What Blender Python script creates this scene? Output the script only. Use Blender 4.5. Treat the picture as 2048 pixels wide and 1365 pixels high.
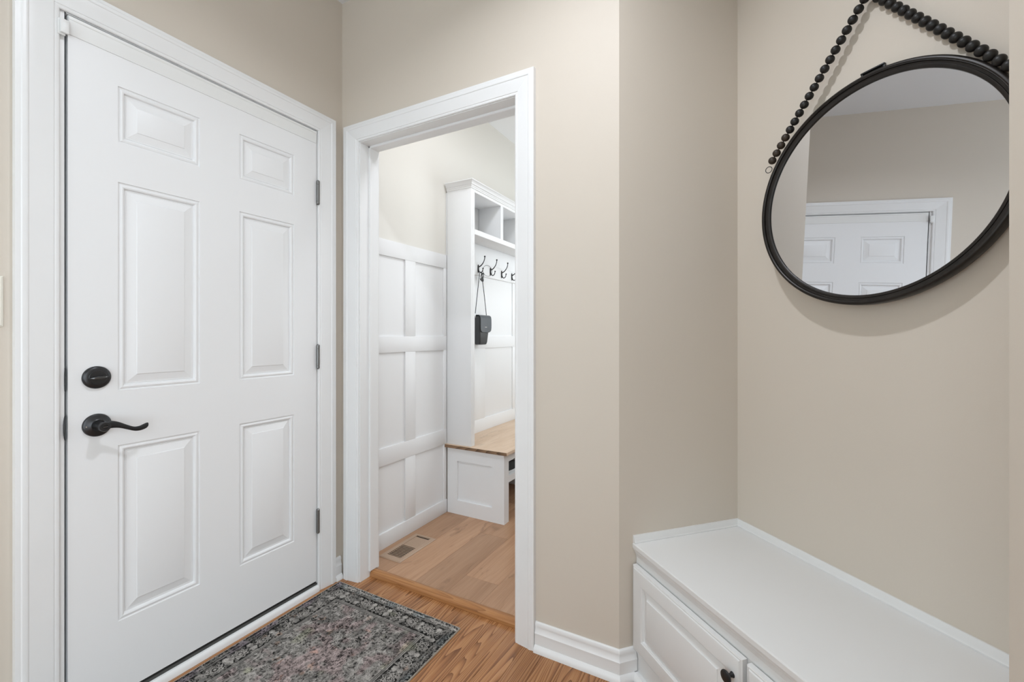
import bpy, bmesh, math, random
import numpy as np
from mathutils import Vector, Matrix
for o in list(bpy.data.objects): bpy.data.objects.remove(o)
SC = bpy.context.scene
COL = SC.collection
R = math.radians
random.seed(7)

# ------------------------------------------------------------------ camera, world, lights, exposure
cam_d = bpy.data.cameras.new('camera'); cam = bpy.data.objects.new('camera', cam_d); COL.objects.link(cam)
cam.location = (1.7436, -1.4808, 1.1757); cam.rotation_euler = (R(90), 0, R(28.2654))
cam_d.sensor_width = 36; cam_d.lens = 15.358; cam_d.shift_x = -2.7167/2048; cam_d.shift_y = -12.685/2048
cam_d.clip_start = 0.02
SC.camera = cam
SC.view_settings.view_transform = 'Standard'; SC.view_settings.look = 'None'
SC.view_settings.gamma = 1; SC.view_settings.use_curve_mapping = False
SC.view_settings.exposure = 0.05
W = bpy.data.worlds.new('world'); SC.world = W; W.use_nodes = True
W.node_tree.nodes['Background'].inputs[0].default_value = (0.80, 0.925, 1, 1)
W.node_tree.nodes['Background'].inputs[1].default_value = 3.25

def area(name, loc, rot, sx, sy, power, color=(1, 1, 1), shape='RECTANGLE'):
    l = bpy.data.lights.new(name, 'AREA'); l.shape = shape; l.size = sx; l.size_y = sy
    l.energy = power; l.color = color
    o = bpy.data.objects.new(name, l); COL.objects.link(o); o.location = loc; o.rotation_euler = rot
    return o
# recessed ceiling lamp of the foyer, right above the middle of the floor
lamp = area('ceiling_lamp_light', (1.31, -0.70, 2.765), (0, 0, 0), 0.075, 0.075, 12.4, (0.875, 0.92, 1.0), 'DISK')
lamp.data.spread = R(150)
# added fill light, set in an invented window behind the camera
area('hall_fill_light', (1.0, -2.93, 1.45), (R(-90), 0, R(180)), 1.5, 1.7, 3.6, (0.85, 0.94, 1.0))
# fill light added at an invented opening on the right, brightens the entry door
area('side_fill_light', (2.03, -2.25, 1.15), (0, R(90), 0), 1.9, 1.1, 8.0, (0.92, 0.92, 1.0))
# mudroom: window in its right wall and an added ceiling fill light
area('mudroom_window_light', (1.25, 2.0, 1.55), (0, R(90), 0), 1.3, 1.2, 7.2, (1.0, 0.96, 0.94))
area('mudroom_fill_light', (0.78, 0.50, 2.76), (0, 0, 0), 0.3, 0.3, 8.8, (0.89, 0.93, 1.0), 'DISK')

# ------------------------------------------------------------------ mesh helpers
class MB:
    def __init__(s): s.v = []; s.f = []
    def add(s, vs, fs):
        b = len(s.v); s.v += [tuple(v) for v in vs]; s.f += [tuple(i+b for i in f) for f in fs]; return s
    def box(s, x0, x1, y0, y1, z0, z1, fr=None):
        P = [(x, y, z) for x in (x0, x1) for y in (y0, y1) for z in (z0, z1)]
        if fr: P = [fr(*p) for p in P]
        return s.add(P, [(0, 1, 3, 2), (4, 6, 7, 5), (0, 4, 5, 1), (2, 3, 7, 6), (0, 2, 6, 4), (1, 5, 7, 3)])
    def loops(s, L, close=True, cap0=True, cap1=True):
        n = len(L[0]); vs = [p for l in L for p in l]; fs = []
        for i in range(len(L)-1):
            for j in range(n if close else n-1):
                a = i*n+j; b = i*n+(j+1) % n; fs.append((a, b, b+n, a+n))
        if cap0: fs.append(tuple(range(n))[::-1])
        if cap1: fs.append(tuple(range((len(L)-1)*n, len(L)*n)))
        return s.add(vs, fs)
    def lathe(s, prof, c, axis, n=32, cap0=True, cap1=True):
        # prof: (radius, height along axis)
        a = Vector(axis).normalized(); t = Vector((0, 0, 1)) if abs(a.z) < .9 else Vector((1, 0, 0))
        u = a.cross(t).normalized(); w = a.cross(u); c = Vector(c); L = []
        for r, h in prof: L.append([c+a*h+(u*math.cos(2*math.pi*k/n)+w*math.sin(2*math.pi*k/n))*r for k in range(n)])
        return s.loops(L, True, cap0, cap1)
    def tube(s, pts, rad, n=10, flat=1.0, side=None):
        pts = [Vector(p) for p in pts]; L = []
        if not hasattr(rad, '__len__'): rad = [rad]*len(pts)
        prev = None
        for i, p in enumerate(pts):
            d = (pts[min(i+1, len(pts)-1)]-pts[max(i-1, 0)]).normalized()
            if prev is None:
                t = Vector(side) if side else (Vector((0, 0, 1)) if abs(d.z) < .9 else Vector((1, 0, 0)))
                u = (t-d*t.dot(d)).normalized()
            else: u = (prev-d*prev.dot(d)).normalized()
            prev = u; w = d.cross(u)
            L.append([p+(u*math.cos(2*math.pi*k/n)+w*flat*math.sin(2*math.pi*k/n))*rad[i] for k in range(n)])
        return s.loops(L)
    def torus(s, c, axis, Rr, r, n=28, m=8):
        a = Vector(axis).normalized(); t = Vector((0, 0, 1)) if abs(a.z) < .9 else Vector((1, 0, 0))
        u = a.cross(t).normalized(); w = a.cross(u); c = Vector(c); vs = []; fs = []
        for i in range(n):
            q = u*math.cos(2*math.pi*i/n)+w*math.sin(2*math.pi*i/n)
            for j in range(m):
                b = 2*math.pi*j/m; vs.append(c+q*(Rr+r*math.cos(b))+a*r*math.sin(b))
        for i in range(n):
            for j in range(m): fs.append((i*m+j, ((i+1) % n)*m+j, ((i+1) % n)*m+(j+1) % m, i*m+(j+1) % m))
        return s.add(vs, fs)
    def obj(s, name, mat, parent=None, smooth=30, bevel=0, **props):
        me = bpy.data.meshes.new(name); me.from_pydata(s.v, [], s.f); me.update()
        bm = bmesh.new(); bm.from_mesh(me); bmesh.ops.remove_doubles(bm, verts=bm.verts, dist=1e-6)
        bmesh.ops.recalc_face_normals(bm, faces=bm.faces)
        if bevel: bmesh.ops.bevel(bm, geom=[e for e in bm.edges if len(e.link_faces) == 2 and e.calc_face_angle(0) > R(50)], offset=bevel, segments=2, profile=.5, affect='EDGES')
        bm.to_mesh(me); bm.free()
        me.materials.append(mat)
        if smooth: me.shade_smooth(); me.set_sharp_from_angle(angle=R(smooth))
        return link(name, me, parent, **props)
def link(name, me, parent=None, **props):
    o = bpy.data.objects.new(name, me); COL.objects.link(o)
    if parent: o.parent = parent; o.matrix_parent_inverse = parent.matrix_world.inverted()
    for k, v in props.items(): o[k] = v
    return o
def empty(name, loc, **props):
    o = bpy.data.objects.new(name, None); COL.objects.link(o); o.location = loc; o.empty_display_size = .05
    for k, v in props.items(): o[k] = v
    bpy.context.view_layer.update() if False else None
    o.matrix_world = Matrix.Translation(loc)
    return o
def ST(label): return dict(kind='structure', label=label)

# ------------------------------------------------------------------ materials
def mat(name, color, rough=.5, metal=0, spec=.5, bump=None, var=None, coat=0):
    m = bpy.data.materials.new(name); m.use_nodes = True; nt = m.node_tree; N = nt.nodes; L = nt.links
    b = N['Principled BSDF']; b.inputs['Base Color'].default_value = (*color, 1); b.inputs['Roughness'].default_value = rough
    b.inputs['Metallic'].default_value = metal; b.inputs['Specular IOR Level'].default_value = spec
    b.inputs['Coat Weight'].default_value = coat
    tc = N.new('ShaderNodeTexCoord')
    if bump:
        n = N.new('ShaderNodeTexNoise'); n.inputs['Scale'].default_value = bump[0]; n.inputs['Detail'].default_value = 3
        bp = N.new('ShaderNodeBump'); bp.inputs['Strength'].default_value = bump[1]; bp.inputs['Distance'].default_value = bump[2] if len(bump) > 2 else .001
        L.new(tc.outputs['Object'], n.inputs['Vector']); L.new(n.outputs['Fac'], bp.inputs['Height']); L.new(bp.outputs['Normal'], b.inputs['Normal'])
    if var:
        n2 = N.new('ShaderNodeTexNoise'); n2.inputs['Scale'].default_value = var[0]; n2.inputs['Detail'].default_value = 4
        r = N.new('ShaderNodeValToRGB'); a = var[1]
        r.color_ramp.elements[0].color = (*[c*(1-a) for c in color], 1); r.color_ramp.elements[1].color = (*[min(1, c*(1+a)) for c in color], 1)
        r.color_ramp.elements[0].position = .3; r.color_ramp.elements[1].position = .7
        L.new(tc.outputs['Object'], n2.inputs['Vector']); L.new(n2.outputs['Fac'], r.inputs[0]); L.new(r.outputs[0], b.inputs['Base Color'])
    return m
M_wall = mat('beige_wall_paint', (0.618, 0.556, 0.478), .62, bump=(260, .12), var=(1.5, .012))
M_mud = mat('wall_paint_overexposed', (0.76, 0.735, 0.68), .6, bump=(260, .1))  # wall paint lightened and desaturated: mudroom overexposure put into the colour
M_ceil2 = mat('ceiling_paint_lit', (0.88, 0.88, 0.88), .9, bump=(120, .1))  # same ceiling white made lighter, brighter mudroom light put into the colour
M_ceil = mat('ceiling_paint', (0.74, 0.74, 0.745), .9, bump=(120, .1))
M_trim = mat('white_trim_paint', (0.80, 0.80, 0.795), .32, bump=(90, .05), var=(6, .012))
M_door = mat('white_door_paint', (0.80, 0.80, 0.80), .40, bump=(500, .05))
M_bench = mat('white_cabinet_paint', (0.74, 0.74, 0.73), .38, bump=(120, .04))
M_lock = mat('white_locker_paint', (0.83, 0.83, 0.83), .45, bump=(150, .05))
M_black = mat('matte_black_metal', (0.018, 0.018, 0.019), .42, .3, .5, bump=(300, .05))
M_bronze = mat('dark_bronze_metal', (0.05, 0.05, 0.052), .34, .8, .5)
M_steel = mat('grey_steel', (0.22, 0.22, 0.215), .42, .9, .5, bump=(200, .1))
M_frame = mat('mirror_frame_metal', (0.016, 0.013, 0.011), .38, .4, .5, bump=(90, .08), var=(30, .3))
M_bead = mat('black_wooden_bead', (0.012, 0.011, 0.010), .45, 0, .4, bump=(150, .12), var=(60, .25))
M_beadb = mat('dark_brown_wooden_bead', (0.035, 0.024, 0.015), .5, 0, .4, bump=(150, .12), var=(60, .3))
M_cord = mat('black_cord', (0.01, 0.01, 0.01), .8)
M_glass = mat('mirror_glass', (0.72, 0.73, 0.755), .0, 1.0)
M_rubber = mat('black_rubber', (0.02, 0.02, 0.019), .6)
M_sill = mat('grey_metal_sill', (0.10, 0.10, 0.095), .5, .5)
M_leather = mat('black_leather', (0.035, 0.037, 0.04), .36, 0, .6, bump=(500, .25))
M_leather2 = mat('blue_black_leather_flap', (0.085, 0.097, 0.11), .28, 0, .8, bump=(400, .2))
M_silver = mat('silver_metal', (0.75, 0.75, 0.75), .2, 1)
M_tan = mat('tan_register_paint', (0.43, 0.30, 0.21), .42)
M_dark = mat('dark_gap_backing', (0.02, 0.014, 0.01), .9)  # backing below the planks, also stands in for shade under the register slats
M_plastic = mat('off_white_plastic', (0.77, 0.77, 0.755), .35)
M_almond = mat('ivory_plastic', (0.82, 0.79, 0.70), .3)
M_white = mat('white_rubber', (0.8, 0.8, 0.8), .5)
M_shoe = mat('black_shoe_fabric', (0.015, 0.015, 0.016), .7)
M_ground = mat('grey_outside_ground', (0.3, 0.3, 0.28), .9)

def wood(name, dark, mid, light, ringscale, rough, rand=.12, knots=0, bumpk=.25, axis='Y', soft=1.0, ys=.9):
    m = bpy.data.materials.new(name); m.use_nodes = True; nt = m.node_tree; N = nt.nodes; L = nt.links; b = N['Principled BSDF']
    tc = N.new('ShaderNodeTexCoord'); oi = N.new('ShaderNodeObjectInfo')
    mul = N.new('ShaderNodeVectorMath'); mul.operation = 'SCALE'; mul.inputs[0].default_value = (3.1, 17.7, 5.3)
    L.new(oi.outputs['Random'], mul.inputs['Scale'])
    add = N.new('ShaderNodeVectorMath'); add.operation = 'ADD'; L.new(tc.outputs['Object'], add.inputs[0]); L.new(mul.outputs[0], add.inputs[1])
    mp = N.new('ShaderNodeMapping'); L.new(add.outputs[0], mp.inputs[0])
    if axis == 'X': mp.inputs['Rotation'].default_value = (0, 0, R(90))
    if axis == 'Z': mp.inputs['Rotation'].default_value = (R(90), 0, 0)
    # growth rings: distance field warped by a stretched noise
    m1 = N.new('ShaderNodeMapping'); m1.inputs['Scale'].default_value = (6, ys, 6); L.new(mp.outputs[0], m1.inputs[0])
    n1 = N.new('ShaderNodeTexNoise'); n1.inputs['Scale'].default_value = 1.0; n1.inputs['Detail'].default_value = 2.5; n1.inputs['Roughness'].default_value = .45; L.new(m1.outputs[0], n1.inputs['Vector'])
    mm = N.new('ShaderNodeMath'); mm.operation = 'MULTIPLY'; mm.inputs[1].default_value = ringscale; L.new(n1.outputs['Fac'], mm.inputs[0])
    sep = N.new('ShaderNodeSeparateXYZ'); L.new(mp.outputs[0], sep.inputs[0])
    sx = N.new('ShaderNodeMath'); sx.operation = 'MULTIPLY'; sx.inputs[1].default_value = ringscale*.7; L.new(sep.outputs['X'], sx.inputs[0])
    sm = N.new('ShaderNodeMath'); sm.operation = 'ADD'; L.new(mm.outputs[0], sm.inputs[0]); L.new(sx.outputs[0], sm.inputs[1])
    fr = N.new('ShaderNodeMath'); fr.operation = 'FRACT'; L.new(sm.outputs[0], fr.inputs[0])
    pw = N.new('ShaderNodeMath'); pw.operation = 'POWER'; pw.inputs[1].default_value = 2.2; L.new(fr.outputs[0], pw.inputs[0])
    # fine pores
    m2 = N.new('ShaderNodeMapping'); m2.inputs['Scale'].default_value = (330, 7, 330); L.new(mp.outputs[0], m2.inputs[0])
    n2 = N.new('ShaderNodeTexNoise'); n2.inputs['Scale'].default_value = 1.0; n2.inputs['Detail'].default_value = 3; L.new(m2.outputs[0], n2.inputs['Vector'])
    # broad tone
    m3 = N.new('ShaderNodeMapping'); m3.inputs['Scale'].default_value = (14, 1.2, 14); L.new(mp.outputs[0], m3.inputs[0])
    n3 = N.new('ShaderNodeTexNoise'); n3.inputs['Scale'].default_value = 1.0; n3.inputs['Detail'].default_value = 3; L.new(m3.outputs[0], n3.inputs['Vector'])
    def ma(a, ka, bb, kb):
        x = N.new('ShaderNodeMath'); x.operation = 'MULTIPLY'; x.inputs[1].default_value = ka; L.new(a, x.inputs[0])
        y = N.new('ShaderNodeMath'); y.operation = 'MULTIPLY_ADD'; y.inputs[1].default_value = kb; L.new(bb, y.inputs[0]); L.new(x.outputs[0], y.inputs[2]); return y.outputs[0]
    s1 = ma(pw.outputs[0], .36*soft, n2.outputs['Fac'], .42)
    s2 = ma(s1, 1.0, n3.outputs['Fac'], .42)
    rp = N.new('ShaderNodeValToRGB'); L.new(s2, rp.inputs[0]); e = rp.color_ramp.elements
    e[0].position = .30; e[0].color = (*light, 1); e[1].position = .80; e[1].color = (*dark, 1)
    x = e.new(.52); x.color = (*mid, 1)
    hs = N.new('ShaderNodeHueSaturation'); L.new(rp.outputs[0], hs.inputs['Color'])
    v = N.new('ShaderNodeMath'); v.operation = 'MULTIPLY_ADD'; v.inputs[1].default_value = rand*2; v.inputs[2].default_value = 1-rand; L.new(oi.outputs['Random'], v.inputs[0]); L.new(v.outputs[0], hs.inputs['Value'])
    out = hs.outputs['Color']
    if knots:
        m4 = N.new('ShaderNodeMapping'); m4.inputs['Scale'].default_value = (9, 2.6, 9); L.new(mp.outputs[0], m4.inputs[0])
        n4 = N.new('ShaderNodeTexNoise'); n4.inputs['Scale'].default_value = 1.3; n4.inputs['Detail'].default_value = 5; n4.inputs['Roughness'].default_value = .6; n4.inputs['Distortion'].default_value = 1.2; L.new(m4.outputs[0], n4.inputs['Vector'])
        r4 = N.new('ShaderNodeValToRGB'); r4.color_ramp.elements[0].position = .60; r4.color_ramp.elements[0].color = (0, 0, 0, 1); r4.color_ramp.elements[1].position = .78; r4.color_ramp.elements[1].color = (1, 1, 1, 1); L.new(n4.outputs['Fac'], r4.inputs[0])
        mx = N.new('ShaderNodeMix'); mx.data_type = 'RGBA'; mx.blend_type = 'MIX'; k = N.new('ShaderNodeMath'); k.operation = 'MULTIPLY'; k.inputs[1].default_value = knots; L.new(r4.outputs[0], k.inputs[0])
        L.new(k.outputs[0], mx.inputs[0]); L.new(out, mx.inputs[6]); mx.inputs[7].default_value = (*[c*.55 for c in dark], 1); out = mx.outputs[2]
    L.new(out, b.inputs['Base Color'])
    b.inputs['Roughness'].default_value = rough
    bp = N.new('ShaderNodeBump'); bp.inputs['Strength'].default_value = bumpk; bp.inputs['Distance'].default_value = .0006; bp.invert = True
    L.new(s1, bp.inputs['Height']); L.new(bp.outputs['Normal'], b.inputs['Normal'])
    return m
M_oak = wood('orange_oak_plank', (0.135, 0.047, 0.015), (0.34, 0.148, 0.054), (0.47, 0.235, 0.10), 48, .24, .07, ys=.38)
M_turn = mat('bronze_metal_highlight', (0.11, 0.11, 0.11), .26, .85, .6)  # bronze made lighter, its specular highlight put into the colour
M_oaks = wood('orange_oak_moulding', (0.20, 0.075, 0.022), (0.38, 0.165, 0.055), (0.50, 0.25, 0.10), 50, .35, .03, axis='X', ys=.3, soft=.7)
M_lvp = wood('light_oak_vinyl_plank', (0.25, 0.125, 0.062), (0.39, 0.218, 0.122), (0.49, 0.295, 0.178), 16, .42, .13, knots=.85, bumpk=.10, soft=.22, ys=.5)
M_seat = wood('light_oak_seat', (0.42, 0.27, 0.165), (0.62, 0.45, 0.31), (0.72, 0.56, 0.42), 16, .4, .02, knots=.5, bumpk=.1, soft=.25, ys=.5)
M_edge = wood('rough_oak_edge', (0.10, 0.055, 0.028), (0.24, 0.14, 0.075), (0.36, 0.22, 0.13), 24, .6, .02, axis='X')

# ------------------------------------------------------------------ key dimensions
ZC = 2.789
ANG = R(46.2064)
DR = Vector((math.cos(ANG), math.sin(ANG), 0)); MM = Vector((math.sin(ANG), -math.cos(ANG), 0))
B = Vector((1.3564, 0, 0)); NL = 0.5084; C = B + DR*NL; NW = 0.957
def NF(t, off, z): return C + MM*t - DR*off + Vector((0, 0, z))       # niche frame: along the mirror wall, out of it, up
P = NF(NW, NL, 0)
XR = P.x; YB = -3.0
DY0, DY1, DZ0, DZ1 = -0.9752, -0.1451, 0.046, 2.1062                  # door slab
OX0, OX1, OZ = 0.1230, 0.955, 2.088                                  # doorway inside faces
JD = 0.119
Y2 = 3.4; X2 = 1.30

# ------------------------------------------------------------------ shell
T = .12
m = MB()
m.box(-T, 0, YB-T, DY0-.019, 0, ZC); m.box(-T, 0, DY1+.014, Y2+T, 0, ZC); m.box(-T, 0, DY0-.019, DY1+.014, DZ1+.014, ZC)
wl = m.obj('wall_left', M_wall, **ST('beige wall around the white entry door'))
m = MB(); m.box(0, OX0-.014, 0, JD, 0, ZC); m.box(OX1+.014, B.x, 0, JD, 0, ZC); m.box(OX0-.014, OX1+.014, 0, JD, OZ+.014, ZC)
m.obj('wall_back', M_wall, **ST('beige wall with the cased doorway to the mudroom'))
def nwall(name, pts, label, mt=M_wall):
    m = MB(); L = [[(p.x, p.y, 0), (p.x, p.y, ZC)] for p in pts]
    m.loops([[(p.x, p.y, 0) for p in pts], [(p.x, p.y, ZC) for p in pts]]); return m.obj(name, mt, **ST(label))
nwall('wall_niche_left', [B, C, C-MM*.1, C-MM*.1-DR*(NL-.02), B+Vector((-.0, .10, 0))], 'beige angled side wall left of the niche')
nwall('wall_niche_back', [C-MM*.1, C+MM*(NW+.1), C+MM*(NW+.1)+DR*.1, C-MM*.1+DR*.1], 'beige niche wall that the round mirror hangs on')
Q = C+MM*NW
nwall('wall_niche_right', [P, Q, Q+MM*.1, P+MM*.1+Vector((.05, 0, 0))], 'beige side wall right of the niche')
m = MB(); m.box(XR, XR+T, -1.65, P.y, 0, ZC); m.box(XR, XR+T, YB-T, -2.85, 0, ZC); m.box(XR, XR+T, -2.85, -1.65, 2.12, ZC); m.obj('wall_right', M_wall, **ST('beige wall edge at the far right, beside the niche'))
m = MB(); wx0, wx1, wz0, wz1 = .25, 1.75, .6, 2.3
m.box(0, wx0, YB-T, YB, 0, ZC); m.box(wx1, XR, YB-T, YB, 0, ZC); m.box(wx0, wx1, YB-T, YB, 0, wz0); m.box(wx0, wx1, YB-T, YB, wz1, ZC)
m.obj('wall_rear', M_wall, **ST('beige wall behind the viewer with an added window for fill light'))
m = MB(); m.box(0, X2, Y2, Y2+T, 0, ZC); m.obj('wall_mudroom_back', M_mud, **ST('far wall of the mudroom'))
m = MB(); m.box(X2, X2+.08, JD, 1.35, 0, ZC); m.box(X2, X2+.08, 2.65, Y2+T, 0, ZC); m.box(X2, X2+.08, 1.35, 2.65, 0, .95); m.box(X2, X2+.08, 1.35, 2.65, 2.15, ZC)
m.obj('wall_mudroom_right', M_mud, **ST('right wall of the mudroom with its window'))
m = MB(); m.box(-T, 2.9, YB-T, .6, ZC, ZC+.1); m.obj('ceiling', M_ceil, **ST('white flat ceiling of the foyer'))
m = MB(); m.box(-T, X2+.1, .6, Y2+T, ZC, ZC+.1); m.obj('ceiling_mudroom', M_ceil2, **ST('white flat ceiling of the mudroom'))
# painted skin of the mudroom's left wall: upper field in the overexposed wall tone, lower field panelled
m = MB(); m.box(0, .0012, JD, Y2, 1.60, ZC); wm = m.obj('wall_mudroom_left', M_mud, **ST('upper wall in a light-washed cream tone over white board and batten panelling'))
m = MB(); m.box(0, .0014, JD, .825, .02, 1.66); m.obj('panel_board', M_lock, wm)
def railbox(name, y0, y1, z0, z1, th=.0105):
    m = MB(); m.box(.0014, th, y0, y1, z0, z1); return m.obj(name, M_lock, wm, bevel=.0008)
railbox('wainscot_rail', JD, .8235, 1.606, 1.6944); railbox('wainscot_rail', JD, .8235, 1.0768, 1.1657); railbox('wainscot_rail', JD, .8235, .466, .5616)
for y0, y1 in ((JD, .205), (.436, .5215), (.795, .8235)):
    for z0, z1 in ((.1046, .466), (.5616, 1.0768), (1.1657, 1.606)): railbox('wainscot_stile', y0, y1, z0, z1, .0098)
m = MB(); m.box(.0014, .014, JD, .8235, .02, .1044); m.obj('baseboard_mudroom', M_lock, None, bevel=.001, **ST('flat white baseboard along the mudroom panelling'))
# window frames; the rear and right-wall ones are added for fill light
def window(name, fr, w, h, label, nx=2, ny=2):
    e = empty(name, fr(0, 0, 0), **ST(label)); t = .045
    m = MB()
    for a0, a1, b0, b1 in ((0, t, 0, h), (w-t, w, 0, h), (t, w-t, 0, t), (t, w-t, h-t, h)): m.box(a0, a1, -.05, 0, b0, b1, fr)
    m.obj('window_frame', M_trim, e)
    for i in range(1, nx): MB().box(w*i/nx-.01, w*i/nx+.01, -.04, -.01, t, h-t, fr).obj('muntin', M_trim, e)
    for i in range(1, ny): MB().box(t, w-t, -.04, -.01, h*i/ny-.012, h*i/ny+.012, fr).obj('muntin', M_trim, e)
window('added_window_3', lambda a, b, c: Vector((XR+.06-b, -2.85+a, c)), 1.2, 2.12, 'white framed opening added in the right wall for fill light', 2, 5)
window('added_window_1', lambda a, b, c: Vector((wx0+a, YB-.03+b, wz0+c)), wx1-wx0, wz1-wz0, 'white framed window added in the rear wall for fill light')
window('window_2', lambda a, b, c: Vector((X2+.05-b, 1.35+a, .95+c)), 1.3, 1.2, 'white framed window in the right wall of the mudroom')

# ------------------------------------------------------------------ floors (every plank its own piece)
m = MB(); m.box(-T, 2.9, YB-T, .06, -.06, -.012); m.box(OX0-.014, OX1+.014, .06, .085, -.06, -.012); m.box(B.x, 2.9, .06, .7, -.06, -.012)
fl = m.obj('floor', M_dark, **ST('orange oak strip floor of the foyer'))
pl_cache = {}
def plank_mesh(w, l, th, mt, ch):
    k = (round(w, 4), round(l, 3), mt.name)
    if k in pl_cache: return pl_cache[k]
    a, b = w/2, l/2; g = .0003
    L = [[(-a+g, -b+g, -th), (a-g, -b+g, -th), (a-g, b-g, -th), (-a+g, b-g, -th)], [(-a+g, -b+g, -ch), (a-g, -b+g, -ch), (a-g, b-g, -ch), (-a+g, b-g, -ch)],
         [(-a+ch, -b+ch, 0), (a-ch, -b+ch, 0), (a-ch, b-ch, 0), (-a+ch, b-ch, 0)]]
    mb = MB().loops(L); me = bpy.data.meshes.new('plank'); me.from_pydata(mb.v, [], mb.f); me.update(); me.materials.append(mt)
    pl_cache[k] = me; return me
rng = random.Random(3)
PW = .083
x = 0.0; i = 0
while x < 2.36:
    x1 = x+PW
    yend = .062 if (x > OX0-.09 and x1 < OX1+.09) else (0.0 if x1 < 1.30 else .0)
    y = YB
    y += 0
    first = True
    while y < yend-.001:
        l = rng.choice((.42, .55, .7, .85, 1.0, 1.2))
        if first: l = rng.choice((.3, .45, .6, .75)); first = False
        y1 = min(y+l, yend)
        if yend-y1 < .12: y1 = yend
        o = link('plank', plank_mesh(PW, y1-y, .012, M_oak, .0006), fl); o.location = (x+PW/2, (y+y1)/2, 0)
        y = y1
    x = x1; i += 1
m = MB(); m.box(-.0, X2+.05, .085, Y2, -.06, .008)
f2 = m.obj('floor_mudroom', M_dark, **ST('light oak vinyl plank floor of the mudroom'))
cols = [(.009, [.085, .78, 2.0, 3.2, Y2]), (.189, [.085, 1.15, 2.37, Y2]), (.369, [.085, .675, 1.895, 3.115, Y2]), (.549, [.085, .259, 1.479, 2.699, Y2]), (.729, [.085, .95, 2.17, Y2]), (.909, [.085, .5, 1.72, 2.94, Y2]), (1.089, [.085, 1.3, 2.52, Y2])]
for x0, ys in cols:
    for a, b in zip(ys, ys[1:]):
        o = link('plank', plank_mesh(.18, b-a, .012, M_lvp, .0005), f2); o.location = (x0+.09, (a+b)/2, .02)

# ------------------------------------------------------------------ casings and mouldings
CAS = [(0, 0), (0, .006), (.0025, .0085), (.008, .0095), (.0115, .0085), (.013, .0105), (.020, .0115), (.030, .0125), (.045, .0145), (.058, .0162), (.062, .0165), (.064, .0182), (.069, .0196), (.075, .0192), (.0775, .0178), (.080, .0180), (.088, .0178), (.0885, 0)]
def sweep(name, p0, p1, outd, nd, prof, m0=0, m1=0, ws=1.0, mt=M_trim, parent=None, **kw):
    p0 = Vector(p0); p1 = Vector(p1); outd = Vector(outd); nd = Vector(nd); al = (p1-p0).normalized()
    A = [p0+outd*(w*ws)+nd*d-al*(w*ws*m0) for w, d in prof]; Bq = [p1+outd*(w*ws)+nd*d+al*(w*ws*m1) for w, d in prof]
    return MB().loops([A, Bq]).obj(name, mt, parent, smooth=24, **kw)
def casing_set(name, org, a0, a1, ztop, adir, nd, ws, label, z0=0):
    e = empty(name, org, **ST(label)); a = Vector(adir); o = Vector(org); up = Vector((0, 0, 1))
    wl_, wt, wr = ws
    sweep('casing_leg', o+a*a0+up*z0, o+a*a0+up*ztop, -a, nd, CAS, 0, wt/wl_, wl_/.0885, parent=e)
    sweep('casing_leg', o+a*a1+up*z0, o+a*a1+up*ztop, a, nd, CAS, 0, wt/wr, wr/.0885, parent=e)
    sweep('casing_head', o+a*a0+up*ztop, o+a*a1+up*ztop, up, nd, CAS, wl_/wt, wr/wt, wt/.0885, parent=e)
    return e
c1 = casing_set('trim_1', (0, 0, 0), -.994, -.139, 2.112, (0, 1, 0), (1, 0, 0), (.090, .080, .088), 'white moulded casing around the entry door')
c2 = casing_set('trim_2', (0, 0, 0), .1175, .9585, 2.0905, (1, 0, 0), (0, -1, 0), (.0895, .082, .084), 'white moulded casing around the mudroom doorway')
casing_set('trim_3', (0, JD, 0), -.9585, -.1175, 2.0905, (-1, 0, 0), (0, 1, 0), (.084, .082, .0895), 'white casing on the mudroom side of the doorway', .02)
# doorway jamb with stop
m = MB(); m.box(OX0-.014, OX0, -.0005, JD, 0, OZ+.014); m.obj('jamb', M_trim, c2)
m = MB(); m.box(OX1, OX1+.014, -.0005, JD, 0, OZ+.014); m.obj('jamb', M_trim, c2)
m = MB(); m.box(OX0, OX1, -.0005, JD, OZ, OZ+.014); m.obj('jamb_head', M_trim, c2)
STP = [(0, 0), (0, .007), (.003, .0095), (.030, .0100), (.052, .0100), (.054, .0085), (.0555, 0)]
sweep('door_stop', (OX0, .052, .03), (OX0, .052, OZ), (0, 1, 0), (1, 0, 0), STP, parent=c2)
sweep('door_stop', (OX1, .052, .03), (OX1, .052, OZ), (0, 1, 0), (-1, 0, 0), STP, parent=c2)
sweep('door_stop', (OX0, .052, OZ), (OX1, .052, OZ), (0, 1, 0), (0, 0, -1), STP, parent=c2)
# entry door jamb
m = MB(); m.box(-T, -.002, DY0-.019, DY0-.0068, 0, DZ1+.014); m.obj('jamb', M_trim, c1)
m = MB(); m.box(-T, -.002, DY1+.003, DY1+.014, 0, DZ1+.014); m.obj('jamb', M_trim, c1)
m = MB(); m.box(-T, -.002, DY0-.003, DY1+.003, DZ1+.004, DZ1+.014); m.obj('jamb_head', M_trim, c1)
m = MB(); m.box(-.06, -.045, DY0-.003, DY0+.014, .03, DZ1); m.box(-.06, -.045, DY1-.014, DY1+.003, .03, DZ1); m.box(-.06, -.045, DY0, DY1, DZ1-.014, DZ1+.004); m.obj('weather_strip', M_rubber, c1)
m = MB(); m.box(-.0445, -.012, DY0-.0068, DY0-.0064, .03, DZ1); m.obj('gap_shade', M_rubber, c1)  # dark lining that paints in the shade of the door gap

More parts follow.
